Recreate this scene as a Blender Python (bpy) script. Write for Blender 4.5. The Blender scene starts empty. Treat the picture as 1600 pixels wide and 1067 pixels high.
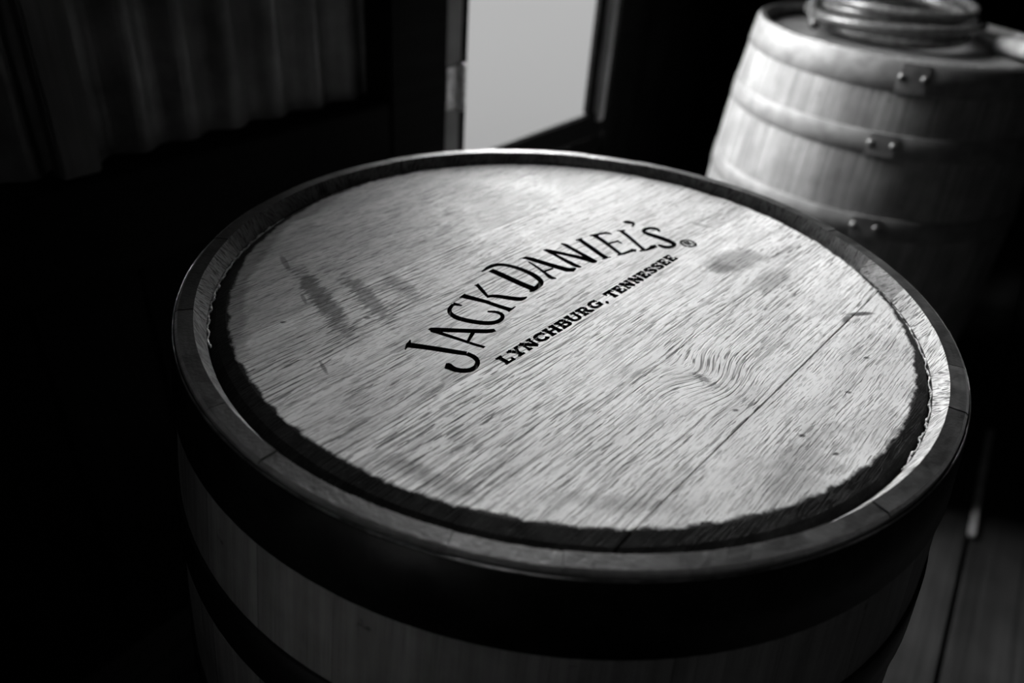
import bpy, bmesh, math, random
from mathutils import Vector, Matrix
random.seed(7)
PI = math.pi
scene = bpy.context.scene
COL = scene.collection

# ------------------------------------------------------------------ camera
cam_data = bpy.data.cameras.new('camera')
cam_data.sensor_width = 36.0
cam_data.lens = 1215.0 / 1600.0 * 36.0
cam_data.clip_start = 0.02
pitch, roll = 0.5860113, 0.0818545
fw = Vector((0, math.cos(pitch), -math.sin(pitch)))
r0 = Vector((1, 0, 0)); u0 = r0.cross(fw)
rt = math.cos(roll) * r0 + math.sin(roll) * u0
up = -math.sin(roll) * r0 + math.cos(roll) * u0
M = Matrix((rt, up, -fw)).transposed().to_4x4()
M.translation = Vector((-0.0379314, -0.5013913, 0.2736132))
cam = bpy.data.objects.new('camera', cam_data); COL.objects.link(cam)
cam.matrix_world = M
cam_data.dof.use_dof = True
cam_data.dof.focus_distance = 0.505
cam_data.dof.aperture_fstop = 4.2
scene.camera = cam

# ------------------------------------------------------------------ sky and lamps
FLOOR = -0.89                      # z = 0 is the top rim of the barrels
world = bpy.data.worlds.new('overcast_sky'); scene.world = world; world.use_nodes = True
wn = world.node_tree.nodes; wl = world.node_tree.links
bg = wn['Background']
tc = wn.new('ShaderNodeTexCoord'); sp = wn.new('ShaderNodeSeparateXYZ'); wr = wn.new('ShaderNodeValToRGB')
wl.new(tc.outputs['Generated'], sp.inputs[0]); wl.new(sp.outputs['Z'], wr.inputs[0])
wr.color_ramp.elements[0].position = 0.0; wr.color_ramp.elements[0].color = (.9, .9, .9, 1)
wr.color_ramp.elements[1].position = 0.9; wr.color_ramp.elements[1].color = (1, 1, 1, 1)
wl.new(wr.outputs[0], bg.inputs[0]); bg.inputs[1].default_value = 0.60

WD = Vector((0.589, 0.808, 0)).normalized()       # along the window wall
WN = Vector((-WD.y, WD.x, 0))                     # out through it
def WP(s, d, z): return WD * s + WN * d + Vector((0, 0, z))
def area(name, loc, target, sx, sy, power, spread=180):
    d = bpy.data.lights.new(name, 'AREA'); d.shape = 'RECTANGLE'; d.size = sx; d.size_y = sy; d.energy = power
    d.spread = math.radians(spread)
    o = bpy.data.objects.new(name, d); COL.objects.link(o); o.location = loc
    o.rotation_euler = (Vector(target) - Vector(loc)).to_track_quat('-Z', 'Y').to_euler()
    return o
area('window_daylight', WP(0.85, 1.60, 1.40), WP(0.85, 0.3, 1.40), 3.2, 2.3, 850)
area('stave_fill', (-0.92, -1.52, -0.02), (-0.125, -0.260, -0.075), 0.10, 0.16, 0.0038, 10)  # added narrow-beam fill for the lower left staves, no doorway there
area('wall_fill', WP(-1.2, -0.6, 1.5), WP(0.4, 0.65, 0), 0.4, 0.4, 1.0)  # added broad fill lifting the post and wall sheets, no roof opening there

vs = scene.view_settings
scene.display_settings.display_device = 'sRGB'
vs.view_transform = 'Standard'; vs.look = 'None'; vs.gamma = 1.0; vs.use_curve_mapping = False
vs.exposure = 0.0

# ------------------------------------------------------------------ helpers
def link_mesh(name, me, mats, parent=None, loc=None):
    o = bpy.data.objects.new(name, me); COL.objects.link(o)
    for m in (mats if isinstance(mats, (list, tuple)) else [mats]):
        if m and m.name not in [x.name for x in me.materials]: me.materials.append(m)
    if parent: o.parent = parent
    if loc is not None: o.location = loc
    return o
def obj(name, bm, mats, parent=None, loc=None, smooth=False):
    me = bpy.data.meshes.new(name)
    bmesh.ops.recalc_face_normals(bm, faces=bm.faces)
    if smooth:
        for f in bm.faces: f.smooth = True
    bm.to_mesh(me); bm.free()
    return link_mesh(name, me, mats, parent, loc)
def empty(name, loc=(0, 0, 0), rz=0.0):
    o = bpy.data.objects.new(name, None); COL.objects.link(o); o.location = loc; o.rotation_euler = (0, 0, rz)
    o.empty_display_size = .05
    return o
def tag(o, label=None, cat=None, group=None, kind=None):
    if label: o['label'] = label
    if cat: o['category'] = cat
    if group: o['group'] = group
    if kind: o['kind'] = kind
    return o
def box_bm(x0, x1, y0, y1, z0, z1, bev=0.0, bm=None):
    new = bm is None
    bm = bm or bmesh.new()
    r = bmesh.ops.create_cube(bm, size=1.0)
    for v in r['verts']:
        v.co = Vector((x0 + (v.co.x + .5) * (x1 - x0), y0 + (v.co.y + .5) * (y1 - y0), z0 + (v.co.z + .5) * (z1 - z0)))
    if bev:
        es = list({e for v in r['verts'] for e in v.link_edges})
        bmesh.ops.bevel(bm, geom=es, offset=bev, segments=2, affect='EDGES')
    return bm
def tube_bm(pts, rad, n=10, bm=None, closed=False):
    bm = bm or bmesh.new()
    pts = [Vector(p) for p in pts]; N = len(pts)
    rings = []; prev = None
    for i, p in enumerate(pts):
        if closed: t = pts[(i + 1) % N] - pts[i - 1]
        else: t = pts[min(i + 1, N - 1)] - pts[max(i - 1, 0)]
        t.normalize()
        if prev is None:
            a = Vector((0, 0, 1)) if abs(t.z) < .9 else Vector((1, 0, 0))
            nrm = t.cross(a).normalized()
        else:
            nrm = (prev - t * prev.dot(t)).normalized()
        prev = nrm; b = t.cross(nrm)
        rr = rad[i] if isinstance(rad, (list, tuple)) else rad
        rings.append([bm.verts.new(p + (nrm * math.cos(2 * PI * k / n) + b * math.sin(2 * PI * k / n)) * rr) for k in range(n)])
    for i in range(N if closed else N - 1):
        a, c = rings[i], rings[(i + 1) % N]
        for k in range(n): bm.faces.new((a[k], a[(k + 1) % n], c[(k + 1) % n], c[k]))
    if not closed:
        bm.faces.new(rings[0][::-1]); bm.faces.new(rings[-1])
    return bm

# ------------------------------------------------------------------ materials (the photograph is black and white: greys only)
class NT:
    def __init__(s, name):
        s.m = bpy.data.materials.new(name); s.m.use_nodes = True
        s.n = s.m.node_tree.nodes; s.l = s.m.node_tree.links
        s.b = s.n['Principled BSDF']
    def new(s, t, **k):
        x = s.n.new(t)
        for a, v in k.items():
            if a.startswith('i_'): x.inputs[int(a[2:])].default_value = v
            else: setattr(x, a, v)
        return x
    def put(s, v, sock):
        if isinstance(v, (int, float)): sock.default_value = v
        elif isinstance(v, (tuple, list)): sock.default_value = v
        else: s.l.new(v, sock)
    def math(s, op, a, b=0.0, c=None, clamp=False):
        x = s.new('ShaderNodeMath', operation=op, use_clamp=clamp)
        s.put(a, x.inputs[0]); s.put(b, x.inputs[1])
        if c is not None: s.put(c, x.inputs[2])
        return x.outputs[0]
    def ss(s, v, lo, hi, to0=0.0, to1=1.0):
        x = s.new('ShaderNodeMapRange', interpolation_type='SMOOTHSTEP')
        s.put(v, x.inputs[0])
        for i, q in enumerate((lo, hi, to0, to1)): x.inputs[i + 1].default_value = q
        return x.outputs[0]
    def noise(s, vec, scale, detail=2.0, rough=.5, dist=0.0):
        x = s.new('ShaderNodeTexNoise'); s.put(vec, x.inputs['Vector'])
        x.inputs['Scale'].default_value = scale; x.inputs['Detail'].default_value = detail
        x.inputs['Roughness'].default_value = rough; x.inputs['Distortion'].default_value = dist
        return x.outputs['Fac']
    def comb(s, x, y, z=0.0):
        c = s.new('ShaderNodeCombineXYZ')
        for i, v in enumerate((x, y, z)): s.put(v, c.inputs[i])
        return c.outputs[0]
    def coord(s, kind='Object'):
        return s.new('ShaderNodeTexCoord').outputs[kind]
    def sep(s, v):
        x = s.new('ShaderNodeSeparateXYZ'); s.put(v, x.inputs[0]); return x.outputs
    def mapping(s, vec, loc=(0, 0, 0), rot=(0, 0, 0), sc=(1, 1, 1)):
        x = s.new('ShaderNodeMapping'); s.put(vec, x.inputs[0])
        x.inputs['Location'].default_value = loc; x.inputs['Rotation'].default_value = rot; x.inputs['Scale'].default_value = sc
        return x.outputs[0]
    def grey(s, v):
        c = s.new('ShaderNodeCombineColor')
        for i in range(3): s.put(v, c.inputs[i])
        s.l.new(c.outputs[0], s.b.inputs['Base Color']); return s
    def bump(s, h, dist, strength=1.0):
        x = s.new('ShaderNodeBump'); x.inputs['Strength'].default_value = strength; x.inputs['Distance'].default_value = dist
        s.put(h, x.inputs['Height']); s.l.new(x.outputs[0], s.b.inputs['Normal']); return s
    def rough(s, v): s.put(v, s.b.inputs['Roughness']); return s
    def spec(s, v): s.b.inputs['Specular IOR Level'].default_value = v; return s

TA = math.radians(51.6)                            # direction of the grain of the head boards
def head_material(name, seed, coarse, base, board_dark=1.0):
    """oak board: long grain, open pores as dark dashes, stains and scuffs where the photographed head has them"""
    t = NT(name)
    P = t.coord()
    G = t.mapping(P, rot=(0, 0, -TA))              # x along the grain, y across it
    g = t.sep(G); gx, gy = g[0], g[1]
    p = t.sep(P); px, py = p[0], p[1]
    # knot at (0.085,-0.098): the grain swerves round it
    dx = t.math('SUBTRACT', px, 0.087); dy = t.math('SUBTRACT', py, -0.098)
    d2 = t.math('ADD', t.math('MULTIPLY', dx, dx), t.math('MULTIPLY', dy, dy))
    kn = t.math('EXPONENT', t.math('MULTIPLY', d2, -1 / (0.022 ** 2)))
    wob = t.noise(t.comb(t.math('MULTIPLY', gx, 9), t.math('MULTIPLY', gy, 14), seed), 1.0, 2)
    gy2 = t.math('ADD', gy, t.math('ADD', t.math('MULTIPLY', kn, 0.012), t.math('MULTIPLY', wob, 0.007)))
    def streak(fx, fy, z, detail=2.0, rough=.5):
        return t.noise(t.comb(t.math('MULTIPLY', gx, fx), t.math('MULTIPLY', gy2, fy), seed + z), 1.0, detail, rough)
    area_n = t.noise(t.comb(t.math('MULTIPLY', gx, 14), t.math('MULTIPLY', gy, 26), seed + 3.3), 1.0, 2)
    lines = streak(10, 330, 0, 2, .6)              # growth lines
    pores = streak(52, 820, 5, 1.0)
    fine = streak(125, 1350, 9, 1.0)
    # open annual rings: evenly spaced lines broken up into dashes
    drift = t.noise(t.comb(t.math('MULTIPLY', gx, 5), t.math('MULTIPLY', gy, 40), seed + 2.2), 1.0, 1)
    ring = t.math('SINE', t.math('ADD', t.math('MULTIPLY', gy2, 2 * PI * (255 if coarse > .5 else 420)), t.math('MULTIPLY', drift, 9.0)))
    dash = t.ss(streak(16 if coarse > .88 else 34, 420, 7, 2.0), .44, .56)
    ringm = t.math('MULTIPLY', t.math('MULTIPLY', t.ss(ring, .42, .92), dash), t.ss(area_n, .34, .60, .25, 1.0))
    lm = t.math('MAXIMUM', t.math('MULTIPLY', t.ss(lines, .56, .64), .55), ringm)
    pm = t.math('MULTIPLY', t.ss(pores, .60, .65), t.ss(area_n, .30, .62, .35, 1.0))
    fm = t.ss(fine, .57, .67)
    blot = t.noise(P, 16, 4, .6)
    cloud = t.noise(t.comb(t.math('MULTIPLY', gx, 20), t.math('MULTIPLY', gy, 60), seed), 1.0, 3)
    v = t.math('MULTIPLY', t.ss(blot, .25, .75, .86, 1.10), base)
    v = t.math('MULTIPLY', v, t.ss(cloud, .3, .72, 1.06, .86))
    v = t.math('MULTIPLY', v, t.math('SUBTRACT', 1.0, t.math('MULTIPLY', lm, .14 + .60 * coarse)))
    v = t.math('MULTIPLY', v, t.math('SUBTRACT', 1.0, t.math('MULTIPLY', pm, .42 + .38 * coarse)))
    v = t.math('MULTIPLY', v, t.math('SUBTRACT', 1.0, t.math('MULTIPLY', fm, .42 - .22 * coarse)))
    def blob(cx, cy, rx, ry, ang, amount, edge=.45, nz=60, nstr=.9, streaky=False):
        """a stain with a ragged edge"""
        nonlocal v
        q = t.mapping(P, loc=(0, 0, 0))
        X = t.math('SUBTRACT', px, cx); Y = t.math('SUBTRACT', py, cy)
        ca, sa = math.cos(ang), math.sin(ang)
        A = t.math('ADD', t.math('MULTIPLY', X, ca / rx), t.math('MULTIPLY', Y, sa / rx))
        B = t.math('ADD', t.math('MULTIPLY', X, -sa / ry), t.math('MULTIPLY', Y, ca / ry))
        r = t.math('SQRT', t.math('ADD', t.math('MULTIPLY', A, A), t.math('MULTIPLY', B, B)))
        if streaky: n = t.noise(t.comb(t.math('MULTIPLY', gx, nz), t.math('MULTIPLY', gy, nz * 6), seed + cx * 50), 1.0, 3)
        else: n = t.noise(P, nz, 3, .6)
        r = t.math('ADD', r, t.math('MULTIPLY', t.math('SUBTRACT', n, .5), nstr))
        m = t.ss(r, 1.0, 1.0 - edge)
        v = t.math('MULTIPLY', v, t.math('SUBTRACT', 1.0, t.math('MULTIPLY', m, amount)))
    # scuffed dark marks on the left, running away across the grain
    a1 = math.atan2(-0.118, 0.080)
    blob(-0.1720, -0.0420, .062, .0105, math.atan2(-.125, .087), .72, .5, 90, 1.9, True)
    blob(-0.1420, -0.0350, .050, .0095, math.atan2(-.110, .080), .60, .5, 90, 2.1, True)
    blob(-0.1220, -0.0150, .032, .0095, math.atan2(-.08, .07), .45, .6, 90, 2.1, True)
    blob(-0.2110, 0.0050, .017, .0032, math.atan2(-.032, .019), .50, .5, 90, .8)
    blob(-0.1510, -0.1210, .011, .0018, math.atan2(-.0185, .0116), .60, .6, 120, .8)
    blob(-0.1837, -0.0440, .009, .0020, math.atan2(-.03, .016), .55, .5, 120, .8)
    blob(-0.1367, -0.0610, .0034, .0026, 0, .70, .6, 200, .8)
    # grey damp stain right of the lettering
    blob(0.1400, 0.0700, .040, .020, .75, .50, .55, 50, 1.2)
    blob(0.1230, 0.0530, .020, .011, .4, .50, .6, 70, 1.3)
    blob(0.1620, 0.0420, .036, .012, .95, .42, .6, 50, 1.2)
    blob(0.1180, 0.1350, .014, .004, -.4, .40, .6, 110, 1.6)
    # curved pencil-like mark over the right hand joint
    blob(0.2165, -0.0010, .0135, .0034, .25, .85, .5, 150, .5)
    blob(0.2030, -0.0105, .0095, .0028, .95, .80, .6, 150, .6)
    blob(-0.0194, 0.1656, .016, .008, .3, .20, .7, 60, 1.2)
    # knot heart and pin knots
    blob(0.0840, -0.1000, .010, .0065, -.7, .70, .9, 330, 2.2)
    for (kx, ky) in ((.1337, -.1490), (.1756, -.1020), (.1490, -.1630), (.2010, -.0600), (.0990, -.1300), (-.189, -.075)):
        blob(kx, ky, .0030, .0018, .3, .85, .7, 300, 1.0)
    # dirt on the near right board
    blob(0.1250, -0.1780, .075, .022, .9, .36, .9, 75, 2.0)
    blob(0.0200, -0.2150, .060, .010, 0, .30, .8, 60, 1.5)
    blob(-0.0780, -0.2060, .050, .010, -.45, .45, .8, 60, 1.5)
    # unplaned darker rim of the chamfer
    rr = t.math('SQRT', t.math('ADD', t.math('POWER', t.math('SUBTRACT', px, .0015), 2), t.math('POWER', t.math('SUBTRACT', py, .0085), 2)))
    en = t.noise(P, 70, 4, .65)
    rj = t.math('ADD', rr, t.math('MULTIPLY', t.math('SUBTRACT', en, .5), .0105))
    edge = t.ss(rj, .2400, .2430)
    v = t.math('ADD', t.math('MULTIPLY', v, t.math('SUBTRACT', 1.0, edge)), t.math('MULTIPLY', edge, t.ss(en, .3, .8, .006, .022)))
    # brown stained crescent on the left
    left = t.math('MULTIPLY', t.ss(t.math('ADD', rr, t.math('MULTIPLY', t.math('SUBTRACT', cloud, .5), .022)), .2290, .2345), t.ss(px, -.19, -.212))
    v = t.math('MULTIPLY', v, t.math('SUBTRACT', 1.0, t.math('MULTIPLY', left, .42)))
    t.grey(v)
    t.rough(t.ss(blot, .3, .7, .48, .62)); s_ = t.math('MULTIPLY', t.math('SUBTRACT', 1.0, t.math('MULTIPLY', edge, .7)), .15); t.put(s_, t.b.inputs['Specular IOR Level'])
    h = t.math('ADD', t.math('ADD', t.math('MULTIPLY', lm, .35), t.math('MULTIPLY', pm, .8)), t.math('MULTIPLY', fm, .35))
    h = t.math('ADD', t.math('MULTIPLY', h, -1.0), t.math('MULTIPLY', blot, .5))
    t.bump(h, .0004 + .0005 * coarse, 1.0)
    return t.m

def wood_side(name, base, var=.35, rough=.6):
    """barrel stave, radial face: grain runs vertically"""
    t = NT(name); P = t.coord(); s = t.sep(P)
    oi = t.new('ShaderNodeObjectInfo').outputs['Random']
    th = t.math('ARCTAN2', s[1], s[0])
    a = t.noise(t.comb(t.math('MULTIPLY', th, 45), t.math('MULTIPLY', s[2], 5), t.math('MULTIPLY', oi, 9)), 1.0, 3, .6)
    f = t.noise(t.comb(t.math('MULTIPLY', th, 300), t.math('MULTIPLY', s[2], 25), 0.0), 1.0, 2)
    b = t.noise(P, 14, 4, .6)
    spots = t.ss(t.noise(P, 45, 3, .7), .66, .74)
    v = t.math('MULTIPLY', t.ss(a, .3, .7, 1 - var * .5, 1 + var * .5), base)
    v = t.math('MULTIPLY', v, t.ss(b, .3, .7, .75, 1.15))
    v = t.math('MULTIPLY', v, t.math('ADD', t.math('MULTIPLY', oi, .35), .8))
    v = t.math('MULTIPLY', v, t.ss(f, .55, .75, 1.0, .75))
    v = t.math('MULTIPLY', v, t.math('SUBTRACT', 1.0, t.math('MULTIPLY', spots, .6)))
    t.grey(v); t.rough(rough); t.bump(t.math('ADD', a, t.math('MULTIPLY', f, .4)), .0012)
    return t.m

def chime_top_material():
    t = NT('stave_end_grain'); P = t.coord()
    oi = t.new('ShaderNodeObjectInfo').outputs['Random']
    s = t.sep(P); r = t.math('SQRT', t.math('ADD', t.math('MULTIPLY', s[0], s[0]), t.math('MULTIPLY', s[1], s[1])))
    n = t.noise(P, 60, 4, .65); n2 = t.noise(P, 420, 2)
    rings = t.noise(t.comb(t.math('MULTIPLY', r, 260), t.math('MULTIPLY', t.math('ARCTAN2', s[1], s[0]), 9), t.math('MULTIPLY', oi, 30)), 1.0, 2)
    v = t.math('MULTIPLY', t.math('ADD', t.math('MULTIPLY', oi, .025), .022), t.ss(n, .3, .7, .75, 1.25))
    v = t.math('MULTIPLY', v, t.ss(rings, .35, .65, .85, 1.2))
    # sapwood streak on some staves
    v = t.math('ADD', v, t.math('MULTIPLY', t.ss(t.noise(P, 28, 1), .62, .66), .02))
    t.grey(v); t.rough(t.ss(n, .3, .7, .38, .52)); t.spec(.25)
    t.bump(t.math('ADD', t.math('MULTIPLY', n, 1.0), t.math('MULTIPLY', n2, .25)), .0008)
    return t.m

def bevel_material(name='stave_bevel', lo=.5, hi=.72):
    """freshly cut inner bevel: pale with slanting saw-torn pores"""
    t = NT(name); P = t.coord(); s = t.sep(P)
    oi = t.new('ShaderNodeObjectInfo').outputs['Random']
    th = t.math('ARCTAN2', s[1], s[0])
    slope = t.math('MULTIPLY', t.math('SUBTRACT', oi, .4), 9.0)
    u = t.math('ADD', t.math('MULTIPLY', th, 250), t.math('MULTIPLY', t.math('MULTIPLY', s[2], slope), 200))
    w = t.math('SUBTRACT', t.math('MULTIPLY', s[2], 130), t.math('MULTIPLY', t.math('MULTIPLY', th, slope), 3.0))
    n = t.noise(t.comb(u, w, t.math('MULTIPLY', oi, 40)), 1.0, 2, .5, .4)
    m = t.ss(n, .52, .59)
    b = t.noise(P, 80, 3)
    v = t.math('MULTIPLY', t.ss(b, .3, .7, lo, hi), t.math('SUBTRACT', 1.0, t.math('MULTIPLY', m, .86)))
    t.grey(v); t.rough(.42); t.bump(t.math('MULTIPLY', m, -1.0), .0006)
    return t.m

def plain(name, base, rough=.6, metal=0.0, nscale=30.0, var=.3, bumpd=.0005, spec=.5):
    t = NT(name); P = t.coord(); n = t.noise(P, nscale, 4, .6)
    t.grey(t.math('MULTIPLY', t.ss(n, .3, .7, 1 - var, 1 + var), base)); t.rough(rough)
    t.b.inputs['Metallic'].default_value = metal; t.spec(spec)
    t.bump(n, bumpd); return t.m

def plank_material(name, base, axis=0, rough=.6):
    t = NT(name); P = t.coord(); s = t.sep(P)
    oi = t.new('ShaderNodeObjectInfo').outputs['Random']
    f = [14, 14, 14]; f[axis] = 1.2
    n = t.noise(t.comb(*[t.math('MULTIPLY', s[i], f[i] * (1 if i == axis else 5)) for i in range(3)]), 1.0, 4, .65)
    n2 = t.noise(P, 7, 3)
    v = t.math('MULTIPLY', t.ss(n, .3, .72, .6, 1.2), base)
    v = t.math('MULTIPLY', v, t.ss(n2, .3, .7, .7, 1.25))
    v = t.math('MULTIPLY', v, t.math('ADD', t.math('MULTIPLY', oi, .5), .75))
    t.grey(v); t.rough(rough); t.spec(min(.5, base * 8)); t.bump(n, .0015); return t.m

m_side = wood_side('stave_oak', .30)
m_side_far = wood_side('pale_stave_oak', .195, .5, .6)
m_inner = plain('stave_inside', .03, .8)
m_chime = chime_top_material()
m_bevel = bevel_material()
m_bevel_dark = bevel_material('dark_stave_bevel', .10, .18)  # darkest bevel tone, used on the far staves
m_bevel_mid = bevel_material('mid_stave_bevel', .20, .32)  # middle bevel tone, mostly on the left staves
m_hoop = plain('dark_hoop_steel', .03, .42, .7, 40, .4, .0004)
m_hoop_far = plain('galvanised_hoop_steel', .15, .6, .1, 40, .25, .0006)
m_rivet = plain('rivet_steel', .25, .4, .9)
m_char = plain('branded_char', .012, .75, 0, 300, .5, .0006, .25)
m_char2 = plain('charred_groove_wall', .02, .6, 0, 500, .6, .0008, .3)
m_wax = plain('sealing_wax', .38, .3, 0, 200, .4, .0005)

# ------------------------------------------------------------------ structure
FL = FLOOR
# outside ground, seen through the window
bm = bmesh.new(); bmesh.ops.create_grid(bm, x_segments=1, y_segments=1, size=1.0)
g = obj('ground', bm, plain('pale_gravel', .80, .9, 0, 12, .04, .002), None)
g.scale = (300, 300, 1); g.location = WP(1.0, 300.95, FL - .30); g.rotation_euler = (0, 0, math.atan2(WD.y, WD.x)); tag(g, kind='structure')

wall = empty('wall_left', (0, 0, 0), math.atan2(WD.y, WD.x)); tag(wall, kind='structure')   # local x = s, local y = d, z
D0 = 0.65
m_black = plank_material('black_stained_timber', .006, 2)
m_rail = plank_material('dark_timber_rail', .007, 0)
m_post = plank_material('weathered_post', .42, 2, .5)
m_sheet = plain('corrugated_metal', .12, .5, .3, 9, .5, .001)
def wbox(name, s0, s1, d0, d1, z0, z1, mat, bev=.003, parent=wall):
    return obj(name, box_bm(s0, s1, d0, d1, z0, z1, bev), mat, parent)
W0, W1, WZ0, WZ1 = 0.6243, 1.0323, -0.2492, 2.05
# corrugated sheets, each its own part
def sheet(s0, s1, z0, z1, d, pitch=.068, amp=.009, ph=0):
    bm = bmesh.new(); n = int((s1 - s0) / pitch * 12); th = .0012; rows = []
    for i in range(n + 1):
        s = s0 + (s1 - s0) * i / n; dd = d + amp * math.cos(2 * PI * s / pitch + ph)
        rows.append([bm.verts.new((s, dd, z0)), bm.verts.new((s, dd, z1)), bm.verts.new((s, dd + th, z1)), bm.verts.new((s, dd + th, z0))])
    for a, b in zip(rows, rows[1:]):
        for k in range(4): bm.faces.new((a[k], a[(k + 1) % 4], b[(k + 1) % 4], b[k]))
    bm.faces.new(rows[0]); bm.faces.new(rows[-1][::-1])
    return obj('corrugated_sheet', bm, m_sheet, wall, smooth=False)
for i, (a, b) in enumerate(((-2.4, -1.55), (-1.57, -.79), (-.81, .072), (.055, .4147))):
    sheet(a, b, -.0965, 2.25, D0 + .012 + .004 * (i % 2))
wbox('batten', -.0809, -.0345, D0 - .022, D0 + .0, -.0965, 2.25, plank_material('grey_batten', .085, 2))
wbox('rail', -2.4, .4147, D0 - .03, D0 + .06, -.228, -.0988, m_rail)
for i in range(20):                                   # boards under the rail
    a = -2.4 + i * .14075
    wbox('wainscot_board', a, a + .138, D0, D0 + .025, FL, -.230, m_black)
wbox('post', .4173, .5462, D0 - .03, D0 + .10, FL, 2.25, m_rail, .004)
wbox('sill_board', .5479, 1.118, D0 - .008, D0 + .006, WZ0 - .055, WZ0, m_rail, .004)
for i in range(4):
    a = .5479 + i * .1425
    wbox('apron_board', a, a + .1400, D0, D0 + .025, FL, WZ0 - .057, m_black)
wbox('lintel', .5479, 1.118, D0 - .012, D0 + .12, WZ1, 2.25, m_rail)
for i in range(17):                                   # boards right of the window
    a = 1.122 + i * .15
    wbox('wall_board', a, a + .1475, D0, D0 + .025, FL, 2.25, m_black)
# backing so that no light leaks between boards
wbox('sheathing', -2.4, .54, D0 + .065, D0 + .08, FL - .1, 2.25, m_black, 0)
wbox('sheathing', 1.118, 3.62, D0 + .03, D0 + .05, FL - .1, 2.25, m_black, 0)
wbox('sheathing', .54, 1.118, D0 + .03, D0 + .05, FL - .1, WZ0 - .06, m_black, 0)

win = empty('window_1', (0, 0, 0), math.atan2(WD.y, WD.x)); tag(win, kind='structure')
wbox('jamb', .5479, W0 - .026, D0 - .014, D0 + .008, WZ0, WZ1, m_post, .003, win)
wbox('jamb', W0 - .025, W0, D0 - .004, D0 + .008, WZ0, WZ1, m_rail, .002, win)
wbox('jamb', W1, W1 + .029, D0 - .004, D0 + .008, WZ0 + .0, WZ1, m_rail, .002, win)
wbox('casing', W1 + .030, W1 + .052, D0 - .018, D0 + .008, WZ0 - .02, WZ1, m_post, .003, win)
wbox('casing', W1 + .053, W1 + .076, D0 - .006, D0 + .008, WZ0, WZ1, m_rail, .003, win)
m_hinge = plain('hinge_steel', .7, .4, .4, 60, .3)
hb = box_bm(.5599, .587, D0 - .017, D0 - .014, -.1444, -.0731, .001)
hinge = obj('hinge', hb, m_hinge, win)
hb = box_bm(.598, .6183, D0 - .0085, D0 - .0045, -.1444, -.0731, .001); obj('leaf', hb, m_hinge, hinge)
hb = tube_bm([(.5925, D0 - .020, -.148), (.5925, D0 - .020, -.070)], .0062, 12); obj('knuckle', hb, m_hinge, hinge, smooth=True)
for zz in (-.133, -.1088, -.0845):
    for ss_ in (.573, .608):
        hb = bmesh.new(); bmesh.ops.create_uvsphere(hb, u_segments=10, v_segments=6, radius=.0045)
        for v in hb.verts: v.co = Vector((v.co.x + ss_, v.co.y * .4 + D0 - (.0175 if ss_ < .59 else .009), v.co.z + zz))
        obj('screw', hb, m_hinge, hinge, smooth=True)

# floor boards, running along the window wall but turned a little
FA = math.radians(59.0)
fl = empty('floor', (.9482, .6779, FL), FA); tag(fl, kind='structure')
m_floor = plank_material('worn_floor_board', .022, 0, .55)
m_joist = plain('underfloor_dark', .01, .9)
fw_ = .145
for i in range(-22, 24):
    y0 = i * fw_
    a = y0 + (.005 if i == 0 else .0015); b = y0 + fw_ - (.005 if i == -1 else .0015)
    dz = random.uniform(-.0015, .0015)
    fb = box_bm(-3.6, 3.4, a, b, -.025 + dz, 0 + dz, .0015)
    for d_, sg in ((D0 + .03, 1), (-2.62, -1)):            # boards end at the walls
        R3 = Matrix.Rotation(-FA, 3, 'Z')
        co = R3 @ (WN * d_ - Vector((.9482, .6779, 0)))
        bmesh.ops.bisect_plane(fb, geom=fb.verts[:] + fb.edges[:] + fb.faces[:], plane_co=co, plane_no=(R3 @ WN) * sg, clear_outer=True)
        be = [e for e in fb.edges if e.is_boundary]
        if be: bmesh.ops.edgeloop_fill(fb, edges=be)
    if not fb.faces: fb.free(); continue
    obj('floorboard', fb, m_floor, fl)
uf = obj('underfloor', box_bm(-2.4, 3.6, -2.6, D0 + .03, -.06, -.03), m_joist, fl)
uf.rotation_euler = (0, 0, math.atan2(WD.y, WD.x) - FA); uf.location = Matrix.Rotation(-FA, 3, 'Z') @ Vector((-.9482, -.6779, 0))

# the dark rest of the room
for nm, (s0, s1, d0, d1) in {'wall_back': (3.60, 3.63, -2.6, .70), 'wall_front': (-2.43, -2.40, -2.6, .70)}.items():
    w = empty(nm, (0, 0, 0), math.atan2(WD.y, WD.x)); tag(w, kind='structure')
    n = 22; st = (d1 - d0) / n
    for i in range(n):
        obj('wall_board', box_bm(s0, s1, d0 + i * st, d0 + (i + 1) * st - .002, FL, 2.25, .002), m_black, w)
    obj('sheathing', box_bm(s0 + (.03 if s0 > 0 else -.03), s1 + (.03 if s0 > 0 else -.03), d0, d1, FL - .12, 2.25), m_black, w)
w = empty('wall_right', (0, 0, 0), math.atan2(WD.y, WD.x)); tag(w, kind='structure')
for i in range(40):
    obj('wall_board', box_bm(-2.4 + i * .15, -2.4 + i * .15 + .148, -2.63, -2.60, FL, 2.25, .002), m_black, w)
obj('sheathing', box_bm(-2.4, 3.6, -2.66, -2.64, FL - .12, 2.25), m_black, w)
c = obj('ceiling', box_bm(-2.45, 3.65, -2.66, D0 + .06, 2.25, 2.30), m_black); c.rotation_euler = (0, 0, math.atan2(WD.y, WD.x)); tag(c, kind='structure')

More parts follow.
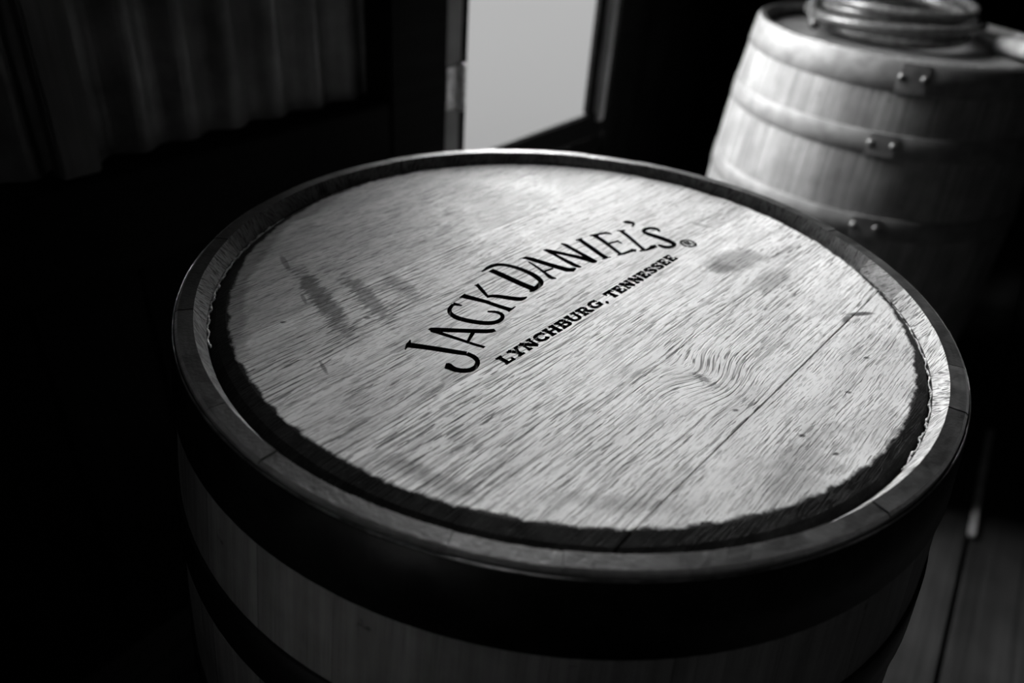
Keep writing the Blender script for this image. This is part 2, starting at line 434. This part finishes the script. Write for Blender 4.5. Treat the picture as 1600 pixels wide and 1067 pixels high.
# ------------------------------------------------------------------ barrels
H = .89; BULGE = .034
def r_out(z): return .2685 + BULGE * (1 - ((z + H / 2) / (H / 2)) ** 2)
JOINTS = [6.3, -6.4, -16.7, -28.0, -43.2, -54.0, -66.5, -79.0, -91.5, -103.0, -115.0, -126.5, -138.0, -150.0, -161.5, -173.0,
          176.0, 164.0, 152.0, 141.0, 129.5, 117.5, 105.2, 96.3, 85.0, 74.0, 62.0, 50.0, 39.5, 28.5, 17.0]
def stave_bm(a1, a0, dz, top_r=.2575, bev_r=.2512, bev_z=-.0115):
    """a1 > a0 in degrees"""
    bm = bmesh.new(); g = .03
    A = [math.radians(a0 + g + (a1 - a0 - 2 * g) * k / 4) for k in range(5)]
    zs_out = [dz - .0012, -.03, -.06, -.10, -.15, -.21, -.28, -.36, -.445, -.53, -.61, -.68, -.74, -.79, -.83, -.86, -H]
    prof = [(top_r, dz, 0), (bev_r, bev_z, 1), (bev_r - .001, -.020, 2)]
    prof += [(r_out(z) - .026, z, 2) for z in (-.05, -.15, -.28, -.445, -.61, -.74, -.84)] + [(r_out(-H) - .016, -H, 2)]
    prof += [(r_out(z), z, 3) for z in reversed(zs_out)] + [(r_out(0) - .0016, dz, 4)]
    rows = [[bm.verts.new((r * math.cos(a), r * math.sin(a), z)) for a in A] for r, z, _ in prof]
    n = len(prof)
    for i in range(n):
        j = (i + 1) % n
        mi = {0: 1, 1: 2, 2: 2, 3: 0, 4: 3}[prof[i][2]]
        if i == n - 1: mi = 3
        for k in range(4):
            f = bm.faces.new((rows[i][k], rows[i][k + 1], rows[j][k + 1], rows[j][k])); f.material_index = mi
    for k in (0, 4):
        f = bm.faces.new([rows[i][k] for i in range(n)]); f.material_index = 3
    return bm
def hoop(name, z0, z1, mat, parent, lap=None, proud=.0022):
    bm = bmesh.new(); n = 128; rows = []
    zc = (z0 + z1) / 2
    for i in range(n):
        a = 2 * PI * i / n
        R = lambda z, o: (r_out(z) + o)
        e = .0009
        pr = [(R(z0, 0), z0), (R(z0, proud - e), z0), (R(z0, proud), z0 - e), (R(zc, proud), zc), (R(z1, proud), z1 + e), (R(z1, proud - e), z1), (R(z1, 0), z1), (R(zc, 0), zc)]
        rows.append([bm.verts.new((r * math.cos(a), r * math.sin(a), z)) for r, z in pr])
    for i in range(n):
        a, b = rows[i], rows[(i + 1) % n]
        for k in range(8): bm.faces.new((a[k], a[(k + 1) % 8], b[(k + 1) % 8], b[k]))
    o = obj(name, bm, mat, parent, smooth=True)
    if lap is not None:
        # overlapping tail of the band and its rivets
        bm = bmesh.new(); rows = []
        for i in range(9):
            a = math.radians(lap + 9.0 * (i / 8 - .5) * 2 * .5)
            e = .0005
            pr = [(r_out(z0) + proud - .0003, z0 - e), (r_out(z0) + proud + .0018, z0 - e), (r_out(z1) + proud + .0018, z1 + e), (r_out(z1) + proud - .0003, z1 + e)]
            rows.append([bm.verts.new((r * math.cos(a), r * math.sin(a), z)) for r, z in pr])
        for p_, q in zip(rows, rows[1:]):
            for k in range(4): bm.faces.new((p_[k], p_[(k + 1) % 4], q[(k + 1) % 4], q[k]))
        bm.faces.new(rows[0]); bm.faces.new(rows[-1][::-1])
        obj('lap', bm, mat, o)
        for k, da in enumerate((-3.6, 3.6)):
            a = math.radians(lap + da)
            rb = bmesh.new(); bmesh.ops.create_uvsphere(rb, u_segments=14, v_segments=8, radius=.0060)
            rr = r_out(zc) + proud + .0018
            rot = Matrix.Rotation(a, 4, 'Z')
            for v in rb.verts:
                v.co = rot @ Vector((v.co.x * .55 + rr, v.co.y, v.co.z + zc))
            obj('rivet', rb, m_rivet, o, smooth=True)
    return o
HOOPS = [(-.0035, -.051), (-.118, -.156), (-.262, -.300), (-.590, -.628), (-.734, -.772), (-.839, -.887)]

# board joints of the head: offsets along the normal of the grain
MN = Vector((-math.sin(TA), math.cos(TA), 0))
CUTS = [-.30, -.1672, -.1000, -.0240, .0262, .1050, .1800, .30]
COARSE = [.30, .80, .86, .50, .95, .25, .20]
BASE = [.80, .86, .88, .74, .70, .51, .47]  # near boards lighter, far boards darker: window light falloff offset in the colour
def head_solid():
    bm = bmesh.new(); n = 160
    prof = [((.0015, .0085), .2435, -.0090), ((.0008, .0035), .2475, -.0106), ((0, 0), .2500, -.0140), ((0, 0), .2490, -.0200), ((0, 0), .2490, -.0300)]
    rows = []
    for (cx, cy), r, z in prof:
        rows.append([bm.verts.new((cx + r * math.cos(2 * PI * i / n), cy + r * math.sin(2 * PI * i / n), z)) for i in range(n)])
    for a, b in zip(rows, rows[1:]):
        for i in range(n): bm.faces.new((a[i], a[(i + 1) % n], b[(i + 1) % n], b[i]))
    bm.faces.new(rows[0]); bm.faces.new(rows[-1][::-1])
    bmesh.ops.recalc_face_normals(bm, faces=bm.faces)
    return bm
GAPS = {-.1672: .00050, -.1000: .00014, -.0240: .00020, .0262: .00004, .1050: .00008, .1800: .00008}
def head_board(lo, hi):
    bm = head_solid()
    for off, sgn in ((lo, 1), (hi, -1)):
        if abs(off) > .26: continue
        p0 = MN * (off + sgn * GAPS.get(off, .0001)); no = MN * sgn
        geom = bm.verts[:] + bm.edges[:] + bm.faces[:]
        bmesh.ops.bisect_plane(bm, geom=geom, plane_co=p0, plane_no=-no, clear_outer=True, clear_inner=False)
        be = [e for e in bm.edges if e.is_boundary]
        bmesh.ops.edgeloop_fill(bm, edges=be)
    bmesh.ops.recalc_face_normals(bm, faces=bm.faces)
    return bm

def build_barrel(root, mside, mhoop, lap, detailed):
    js = JOINTS
    for i in range(len(js)):
        a1 = js[i]; a0 = js[(i + 1) % len(js)]
        if a0 > a1: a0 -= 360
        bm = stave_bm(a1, a0, random.uniform(-.0006, .0004))
        am = (a1 + a0) / 2
        mb = m_bevel_dark if 17 < am < 172 else (m_bevel_mid if (am > 172 or am > 6 or am < -140) else m_bevel)
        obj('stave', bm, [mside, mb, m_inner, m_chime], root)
    for i, (z0, z1) in enumerate(HOOPS):
        hoop('hoop', z0, z1, mhoop, root, (lap - 3 * (i % 2)) if lap is not None else None)

# main barrel
barrel = empty('whiskey_barrel', (0, 0, 0))
tag(barrel, 'large oak barrel in the foreground with branded lettering burnt into its head', 'barrel')
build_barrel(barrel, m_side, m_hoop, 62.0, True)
pts = []; rad = []
for i in range(240):
    a = 2 * PI * i / 240; pts.append(((r_out(0) + .0017) * math.cos(a), (r_out(0) + .0017) * math.sin(a), -.0036))
    rad.append(.00045 + .00035 * max(0, math.sin(i * .37) * math.sin(i * .113)))
obj('worn_hoop_edge', tube_bm(pts, rad, 6, closed=True), plain('bare_steel_edge', .6, .3, .9, 60, .6), [c for c in barrel.children if c.name.startswith('hoop')][0], smooth=True)
boards = []
for i in range(7):
    bm = head_board(CUTS[i], CUTS[i + 1])
    o = obj('head_board', bm, head_material('head_oak_%d' % i, i * 7.31 + 1.7, COARSE[i], BASE[i]), barrel)
    boards.append(o)
STROKES = [
    [(-103.8,-83.5,0.7),(-104.2,-88.6,2.8),(-105.3,-95.3,0.6)],
    [(-104.6,-89.5,5.4),(-95.2,-90.2,4.8),(-84.2,-91.5,4.8),(-73.3,-93.0,4.6),(-66.2,-93.8,4.2)],
    [(-66.2,-93.8,3.8),(-60.8,-96.8,3.7),(-58.1,-101.8,2.7),(-58.9,-107.3,3.1),(-61.9,-111.3,3.9),(-66.5,-112.8,4.4),(-71.2,-112.3,4.4),(-74.5,-110.5,4.9),(-76.8,-108.9,6.6),(-78.1,-108.8,4.5)],
    [(-92.5,-70.9,4.5),(-90.9,-69.1,5.1),(-75.9,-67.9,4.5),(-63.1,-66.8,4.5),(-53.6,-65.6,4.6),(-49.8,-63.4,3.1)],
    [(-91.9,-70.2,3.5),(-78.4,-75.7,3.0),(-67.5,-80.3,2.6),(-63.4,-82.2,2.6),(-55.3,-85.0,2.5)],
    [(-64.3,-68.9,2.6),(-66.6,-80.6,1.9)],
    [(-74.8,-35.5,1.3),(-77.1,-35.0,2.8),(-81.4,-34.0,3.7)],
    [(-81.1,-34.5,2.5),(-82.7,-39.6,2.6),(-83.1,-44.2,2.6),(-80.8,-48.8,3.7),(-75.8,-52.7,4.6),(-68.1,-54.9,4.7),(-60.0,-56.0,4.8),(-53.2,-55.4,4.5),(-48.0,-52.2,3.6),(-45.5,-47.2,2.4),(-46.5,-42.3,2.9),(-50.7,-40.1,3.3),(-56.6,-40.6,2.0)],
    [(-74.4,-18.8,1.0),(-77.8,-25.3,0.8)],
    [(-76.0,-21.9,5.6),(-67.3,-24.8,4.7),(-58.7,-27.4,4.2),(-54.4,-29.7,3.9),(-50.1,-31.9,4.0),(-42.8,-35.0,4.4),(-41.0,-35.9,4.9)],
    [(-37.5,-30.7,0.7),(-41.3,-36.1,2.4),(-41.9,-38.8,0.7)],
    [(-65.8,-2.1,0.6),(-68.7,-6.4,0.6)],
    [(-67.3,-3.9,3.0),(-62.6,-11.8,2.9),(-58.4,-19.6,2.3)],
    [(-58.9,-20.6,3.1),(-53.1,-18.2,4.0),(-43.9,-19.6,4.9),(-35.4,-20.4,5.4),(-31.8,-18.3,3.1),(-30.0,-15.7,0.9)],
    [(-58.7,19.7,5.2),(-50.0,13.8,5.8),(-38.9,5.3,5.7),(-29.9,-0.8,5.9),(-24.3,-4.2,6.2)],
    [(-65.1,15.9,1.2),(-59.7,25.2,3.5),(-52.9,30.2,4.5),(-44.4,29.2,4.4),(-34.5,24.5,4.5),(-26.7,18.5,4.9),(-21.4,12.1,4.5),(-19.6,6.6,3.4),(-21.9,0.5,4.4),(-26.1,-6.0,3.7),(-27.7,-8.8,1.6)],
    [(-35.0,42.9,1.6),(-31.2,44.7,5.4),(-17.3,37.8,5.5),(-7.4,33.3,6.0),(2.3,29.5,6.5),(6.6,34.3,1.6)],
    [(-30.4,38.6,1.8),(-23.7,31.1,2.5),(-17.1,22.1,2.6),(-12.3,15.0,4.4),(-8.6,15.2,1.8)],
    [(-17.8,24.3,2.3),(-11.0,30.9,2.3)],
    [(-18.8,60.6,2.0),(-15.4,59.4,3.9),(-10.0,54.5,3.5),(-0.8,44.9,4.1),(7.7,37.3,5.1),(11.1,36.9,1.7)],
    [(-17.5,60.8,4.3),(-4.0,57.1,4.8),(12.7,51.9,5.4),(20.6,47.5,6.0),(23.7,48.4,1.6)],
    [(-4.5,74.7,2.0),(-1.4,73.4,4.1),(2.3,69.2,4.0),(6.3,65.1,4.2),(12.9,58.0,4.0),(19.4,50.6,4.6),(23.7,48.4,2.1)],
    [(10.9,84.7,4.5),(18.2,74.4,4.6),(25.9,63.0,4.6),(31.3,55.9,4.7)],
    [(8.0,82.5,2.2),(13.4,88.5,1.6)],
    [(28.2,52.8,1.6),(35.3,58.1,1.6)],
    [(24.2,94.7,4.9),(31.2,85.3,4.2),(37.5,74.9,3.8),(43.7,64.3,3.3)],
    [(19.9,93.2,1.3),(23.9,95.9,3.4),(29.8,99.9,3.3),(35.7,102.7,4.3),(38.7,99.6,1.5)],
    [(34.5,82.0,2.5),(43.3,88.0,2.7)],
    [(42.3,89.7,1.4),(45.8,83.8,2.0)],
    [(40.7,62.0,1.9),(45.8,65.2,3.1),(51.7,70.8,3.2),(55.3,73.6,6.1),(56.1,70.4,0.6)],
    [(47.5,107.7,4.3),(53.2,97.8,3.8),(59.1,85.0,3.5),(63.5,76.2,3.6)],
    [(43.6,107.4,2.1),(51.2,110.9,2.1)],
    [(59.7,72.5,1.7),(63.8,75.1,3.7),(68.2,77.7,2.9),(73.0,84.4,5.6),(75.0,81.7,1.5)],
    [(51.1,125.4,2.6),(53.3,127.3,5.5),(57.0,127.3,6.5),(59.7,124.3,2.6),(57.1,117.9,1.1)],
    [(80.1,112.7,1.6),(80.4,116.1,3.1),(77.5,119.2,5.2),(73.1,119.1,4.7),(68.4,115.8,3.7),(66.5,111.3,2.9),(69.0,107.3,5.7),(76.5,103.1,6.3),(85.1,97.6,6.3),(89.9,92.9,5.3),(90.4,88.8,3.1),(85.6,83.9,5.1),(80.7,83.9,5.4),(76.5,87.4,3.2)]]

# lettering: strokes in millimetres on the head (x, y, width)
def ribbon(bm, pts, z0, z1, taper, mi=0, wk=1.0):
    P = [Vector((x, y, 0)) * .001 for x, y, w in pts]; Wd = [max(w, .5) * .0005 * wk for x, y, w in pts]
    n = len(P); rows = []
    for i in range(n):
        ta = (P[i] - P[i - 1]).normalized() if i > 0 else (P[1] - P[0]).normalized()
        tb = (P[i + 1] - P[i]).normalized() if i < n - 1 else ta
        t = (ta + tb).normalized(); nn = Vector((-t.y, t.x, 0)); k = 1 / max(.6, t.dot(ta))
        w = Wd[i] * k
        ext = Vector((0, 0, 0))
        rows.append([bm.verts.new(P[i] + nn * w + Vector((0, 0, z0))), bm.verts.new(P[i] - nn * w + Vector((0, 0, z0))),
                     bm.verts.new(P[i] - nn * w * taper + Vector((0, 0, z1))), bm.verts.new(P[i] + nn * w * taper + Vector((0, 0, z1)))])
    fs = []
    for a, b in zip(rows, rows[1:]):
        for k in range(4): fs.append(bm.faces.new((a[k], a[(k + 1) % 4], b[(k + 1) % 4], b[k])))
    fs.append(bm.faces.new(rows[0])); fs.append(bm.faces.new(rows[-1][::-1]))
    for f in fs: f.material_index = mi
def smooth_pts(pts, it=1):
    if len(pts) < 4: return pts
    for _ in range(it):
        q = [pts[0]]
        for a, b in zip(pts, pts[1:]):
            q.append(tuple(.75 * u + .25 * v for u, v in zip(a, b))); q.append(tuple(.25 * u + .75 * v for u, v in zip(a, b)))
        q.append(pts[-1]); pts = q
    return pts

# heavy slab letters of the second line, unit height 1; (strokes, width)
TH = .27; SR = .15
def st(*p, w=TH): return [(x, y, w) for x, y in p]
def arc(cx, cy, rx, ry, a0, a1, n=12, w=TH, wx=None):
    out = []
    for i in range(n + 1):
        a = math.radians(a0 + (a1 - a0) * i / n)
        ww = w * (.62 + .38 * abs(math.cos(a)))
        out.append((cx + rx * math.cos(a), cy + ry * math.sin(a), ww))
    return out
GL = {
 'L': ([st((.22, 0), (.22, 1)), st((.0, .07), (.75, .07), w=SR), st((.0, .93), (.45, .93), w=SR), st((.68, .0), (.68, .36), w=.16)], .80),
 'Y': ([st((.45, 0), (.45, .48)), st((.16, 1), (.45, .42), w=.25), st((.76, 1), (.47, .42), w=.17), st((.2, .07), (.7, .07), w=SR), st((.0, .93), (.36, .93), w=SR), st((.56, .93), (.92, .93), w=SR)], .92),
 'N': ([st((.17, 0), (.17, 1), w=.17), st((.80, 0), (.80, 1), w=.17), st((.15, 1), (.80, .0), w=.28), st((0, .07), (.36, .07), w=SR), st((.62, .93), (1.0, .93), w=SR), st((0, .93), (.25, .93), w=SR)], 1.0),
 'C': ([arc(.5, .5, .36, .41, 40, 320, 14), st((.82, .55), (.82, 1.0), w=.14), ], .92),
 'H': ([st((.2, 0), (.2, 1)), st((.78, 0), (.78, 1)), st((.2, .5), (.78, .5), w=.16), st((0, .07), (.42, .07), w=SR), st((.56, .07), (.98, .07), w=SR), st((0, .93), (.42, .93), w=SR), st((.56, .93), (.98, .93), w=SR)], 1.0),
 'B': ([st((.22, 0), (.22, 1)), st((0, .07), (.50, .07), w=SR), st((0, .93), (.48, .93), w=SR), st((.22, .52), (.50, .52), w=.14), arc(.48, .735, .22, .20, 90, -90, 8, .25), arc(.50, .285, .25, .22, 90, -90, 8, .26)], .88),
 'U': ([[(.2, 1, TH), (.2, .38, TH)] + arc(.5, .36, .30, .29, 180, 360, 10, .24)[1:] + [(.80, 1, .18)], st((0, .93), (.42, .93), w=SR), st((.60, .93), (1.0, .93), w=SR)], 1.0),
 'R': ([st((.22, 0), (.22, 1)), st((0, .07), (.44, .07), w=SR), st((0, .93), (.5, .93), w=SR), st((.22, .48), (.5, .48), w=.14), arc(.48, .71, .24, .22, 90, -90, 8, .25), st((.5, .48), (.80, .04), w=.26), st((.66, .07), (.98, .07), w=SR)], .98),
 'G': ([arc(.5, .5, .36, .41, 45, 330, 14), st((.80, .02), (.80, .46), w=.22), st((.55, .44), (.98, .44), w=SR), st((.82, .62), (.82, 1.0), w=.13)], .98),
 ',': ([[(.15, .12, .26), (.2, .02, .24), (.10, -.2, .1)]], .34),
 'T': ([st((.43, 0), (.43, 1)), st((.0, .92), (.86, .92), w=.17), st((.20, .07), (.66, .07), w=SR), st((.07, .62), (.07, 1), w=.14), st((.79, .62), (.79, 1), w=.14)], .88),
 'E': ([st((.22, 0), (.22, 1)), st((0, .07), (.78, .07), w=SR), st((0, .93), (.76, .93), w=SR), st((.2, .5), (.56, .5), w=.15), st((.72, .0), (.72, .34), w=.14), st((.70, .66), (.70, 1), w=.14), st((.55, .36), (.55, .64), w=.12)], .84),
 'S': ([[(.74, .78, .12), (.62, .90, .15), (.42, .94, .15), (.18, .86, .20), (.14, .70, .24), (.30, .58, .26), (.54, .46, .26), (.70, .32, .24), (.66, .14, .20), (.42, .06, .15), (.22, .10, .15), (.10, .22, .12)],
        st((.76, .72), (.76, 1.0), w=.11), st((.08, .0), (.08, .28), w=.11)], .84),
}
def line_of_text(bm, txt, p0, p1, hgt_vec, z0, z1, taper, heavy=1.60):
    tot = sum(GL[c][1] for c in txt) + .05 * (len(txt) - 1)
    base = (p1 - p0); ux = base / tot; x = 0.0
    for ch in txt:
        strokes, w = GL[ch]
        for s in strokes:
            pts = []
            for (a, b, th) in s:
                q = p0 + ux * (x + a) + hgt_vec * b
                pts.append((q.x, q.y, th * hgt_vec.length * heavy))
            ribbon(bm, smooth_pts(pts) if len(pts) > 3 else pts, z0, z1, taper)
        x += w + .05

bmL = bmesh.new()
for s in STROKES: ribbon(bmL, smooth_pts(s, 1), -.0075, -.0125, .55, wk=1.28)
hv = Vector((-7.3, 5.4)); 
pL = Vector((-40.3, -102.6)); pT = Vector((31.3, -9.7)); pE = Vector((90.6, 65.6))
along = (pE - pL).normalized()
line_of_text(bmL, 'LYNCHBURG,', Vector((-40.3, -102.6)), Vector((-40.3, -102.6)) + along * 113.5, hv, -.0080, -.0108, .8)
line_of_text(bmL, 'TENNESSEE', Vector((-40.3, -102.6)) + along * 119.0, pE, hv, -.0080, -.0108, .8, 1.78)
# registered mark: ring and R
cR = Vector((102.8, 94.6)); 
ring = [(cR.x + 6.1 * math.cos(2 * PI * i / 24), cR.y + 6.1 * math.sin(2 * PI * i / 24), 2.7) for i in range(25)]
ribbon(bmL, ring[:13], -.0080, -.0104, .8); ribbon(bmL, ring[12:], -.0080, -.0104, .8)
uR = along * 7.0; vR = Vector((-along.y, along.x)) * 7.0; oR = cR - uR * .42 - vR * .5
for s in ([(.15, 0), (.15, 1)], [(.15, .93), (.5, .93), (.75, .72), (.5, .48), (.15, .48)], [(.45, .48), (.85, 0)]):
    ribbon(bmL, [((oR + uR * a + vR * b).x, (oR + uR * a + vR * b).y, 2.3) for a, b in s], -.0080, -.0104, .8)
bmesh.ops.recalc_face_normals(bmL, faces=bmL.faces)
meL = bpy.data.meshes.new('branding_cutter'); bmL.to_mesh(meL); bmL.free(); meL.materials.append(m_char)
cutter = bpy.data.objects.new('branding_cutter', meL); COL.objects.link(cutter)
bpy.context.view_layer.update()
for i, o in enumerate(boards):
    if i not in (1, 2, 3, 4, 5): continue
    o.data.materials.append(m_char)
    md = o.modifiers.new('brand', 'BOOLEAN'); md.object = cutter; md.operation = 'DIFFERENCE'; md.solver = 'EXACT'
    md.use_self = True; md.material_mode = 'TRANSFER'
dg = bpy.context.evaluated_depsgraph_get()
for i, o in enumerate(boards):
    if not o.modifiers: continue
    ev = o.evaluated_get(dg); me = bpy.data.meshes.new_from_object(ev, depsgraph=dg)
    o.modifiers.clear(); o.data = me
bpy.data.objects.remove(cutter)
for o in boards:
    o['label'] = 'head board with carved black lettering' if any(m.name == 'branded_char' for m in o.data.materials) and len(o.data.polygons) > 400 else 'plain weathered head board'

# ragged bead of wax and torn fibres in the groove between head and staves
for a0, a1 in ((-42, 20), (160, 205)):
    pts = []; rad = []
    n = 260
    for i in range(n + 1):
        a = math.radians(a0 + (a1 - a0) * i / n)
        r = .2504 + random.uniform(-.0005, .0004) + .0006 * math.sin(i * .31)
        pts.append((r * math.cos(a), r * math.sin(a), -.0128 + random.uniform(-.0003, .0004)))
        rad.append(.0003 + .0008 * abs(math.sin(i * .17 + a0) * math.sin(i * .41)) + random.uniform(0, .0003))
    obj('wax_bead', tube_bm(pts, rad, 6), m_wax, barrel, smooth=True)

# second barrel, behind to the right
far = empty('oak_barrel', (.655, 1.085, -.012 + 0.0), math.radians(0))
far.location.z = 0.0
tag(far, 'pale oak barrel behind to the right with a hose coiled on top', 'barrel')
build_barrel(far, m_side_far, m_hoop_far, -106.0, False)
m_farhead = plank_material('far_head_oak', .11, 0)
for i in range(7):
    o = obj('head_board', head_board(CUTS[i], CUTS[i + 1]), m_farhead, far)
# far barrel head sits deeper
for ch in [c for c in far.children if c.name.startswith('head_board')]:
    ch.location.z = -.016

# hose coiled on the far barrel
m_hose = plain('dark_rubber_hose', .06, .25, 0, 90, .35, .0008)
bm = bmesh.new(); pts = []
turns = 5
cx, cy = .655, 1.150
for i in range(turns * 48 + 1):
    a = 2 * PI * i / 48; k = i / 48
    R = .147 - .010 * math.sin(k * 2.1) - .006 * (k % 2)
    pts.append((cx + R * math.cos(a + 2.2) + .008 * math.sin(k * 5), cy + R * math.sin(a + 2.2) + .008 * math.cos(k * 4), -.0125 + .0115 * k + .003 * math.sin(a * 2 + k)))
# free end: drops off the coil on its left and lies on the head
ctrl = [Vector(pts[-1]), Vector((.528, 1.236, .052)), Vector((.503, 1.185, .044)), Vector((.489, 1.135, .018)), Vector((.486, 1.085, -.006)), Vector((.497, 1.035, -.0125))]
for k in range(1, 5):
    p0, p1, p2, p3 = (ctrl[max(k - 2, 0)], ctrl[k - 1], ctrl[k], ctrl[min(k + 1, 5)])
    for j in range(1, 7):
        u = j / 6
        pts.append(tuple(.5 * ((2 * p1) + (p2 - p0) * u + (2 * p0 - 5 * p1 + 4 * p2 - p3) * u * u + (3 * p1 - p0 - 3 * p2 + p3) * u ** 3)))
hose = obj('hose', tube_bm(pts, .0088, 12), m_hose, None, smooth=True)
tag(hose, 'glossy hose wound in loops on top of the far barrel', 'hose')
# short thick pipe end resting across the rim at the right
bm = bmesh.new()
A = Vector((.832, 1.068, -.0095)); Bq = Vector((.835, .930, .0050))
pp = [A.lerp(Bq, k / 8) for k in range(9)]
pipe = obj('pipe', tube_bm(pp, [.013, .0145, .0145, .0145, .0145, .0145, .0145, .0145, .013], 16), plain('pale_pipe', .22, .4, 0, 60), None, smooth=True)
tag(pipe, 'short pale pipe resting on the far barrel head beside the hose', 'pipe')

# slim lath lying on the floor seam
lath = empty('wooden_lath', (1.150, 1.020, FL + .0016), math.radians(59.5))
o = obj('strip', box_bm(-.42, .0, -.008, .008, 0, .012, .003), plank_material('pale_lath_wood', .30, 0), lath)
lath.rotation_euler.z = math.atan2(.6779 - 1.0364, .9482 - 1.156) + PI
tag(lath, 'slim pale wooden lath lying on the floorboards right of the foreground barrel', 'lath')
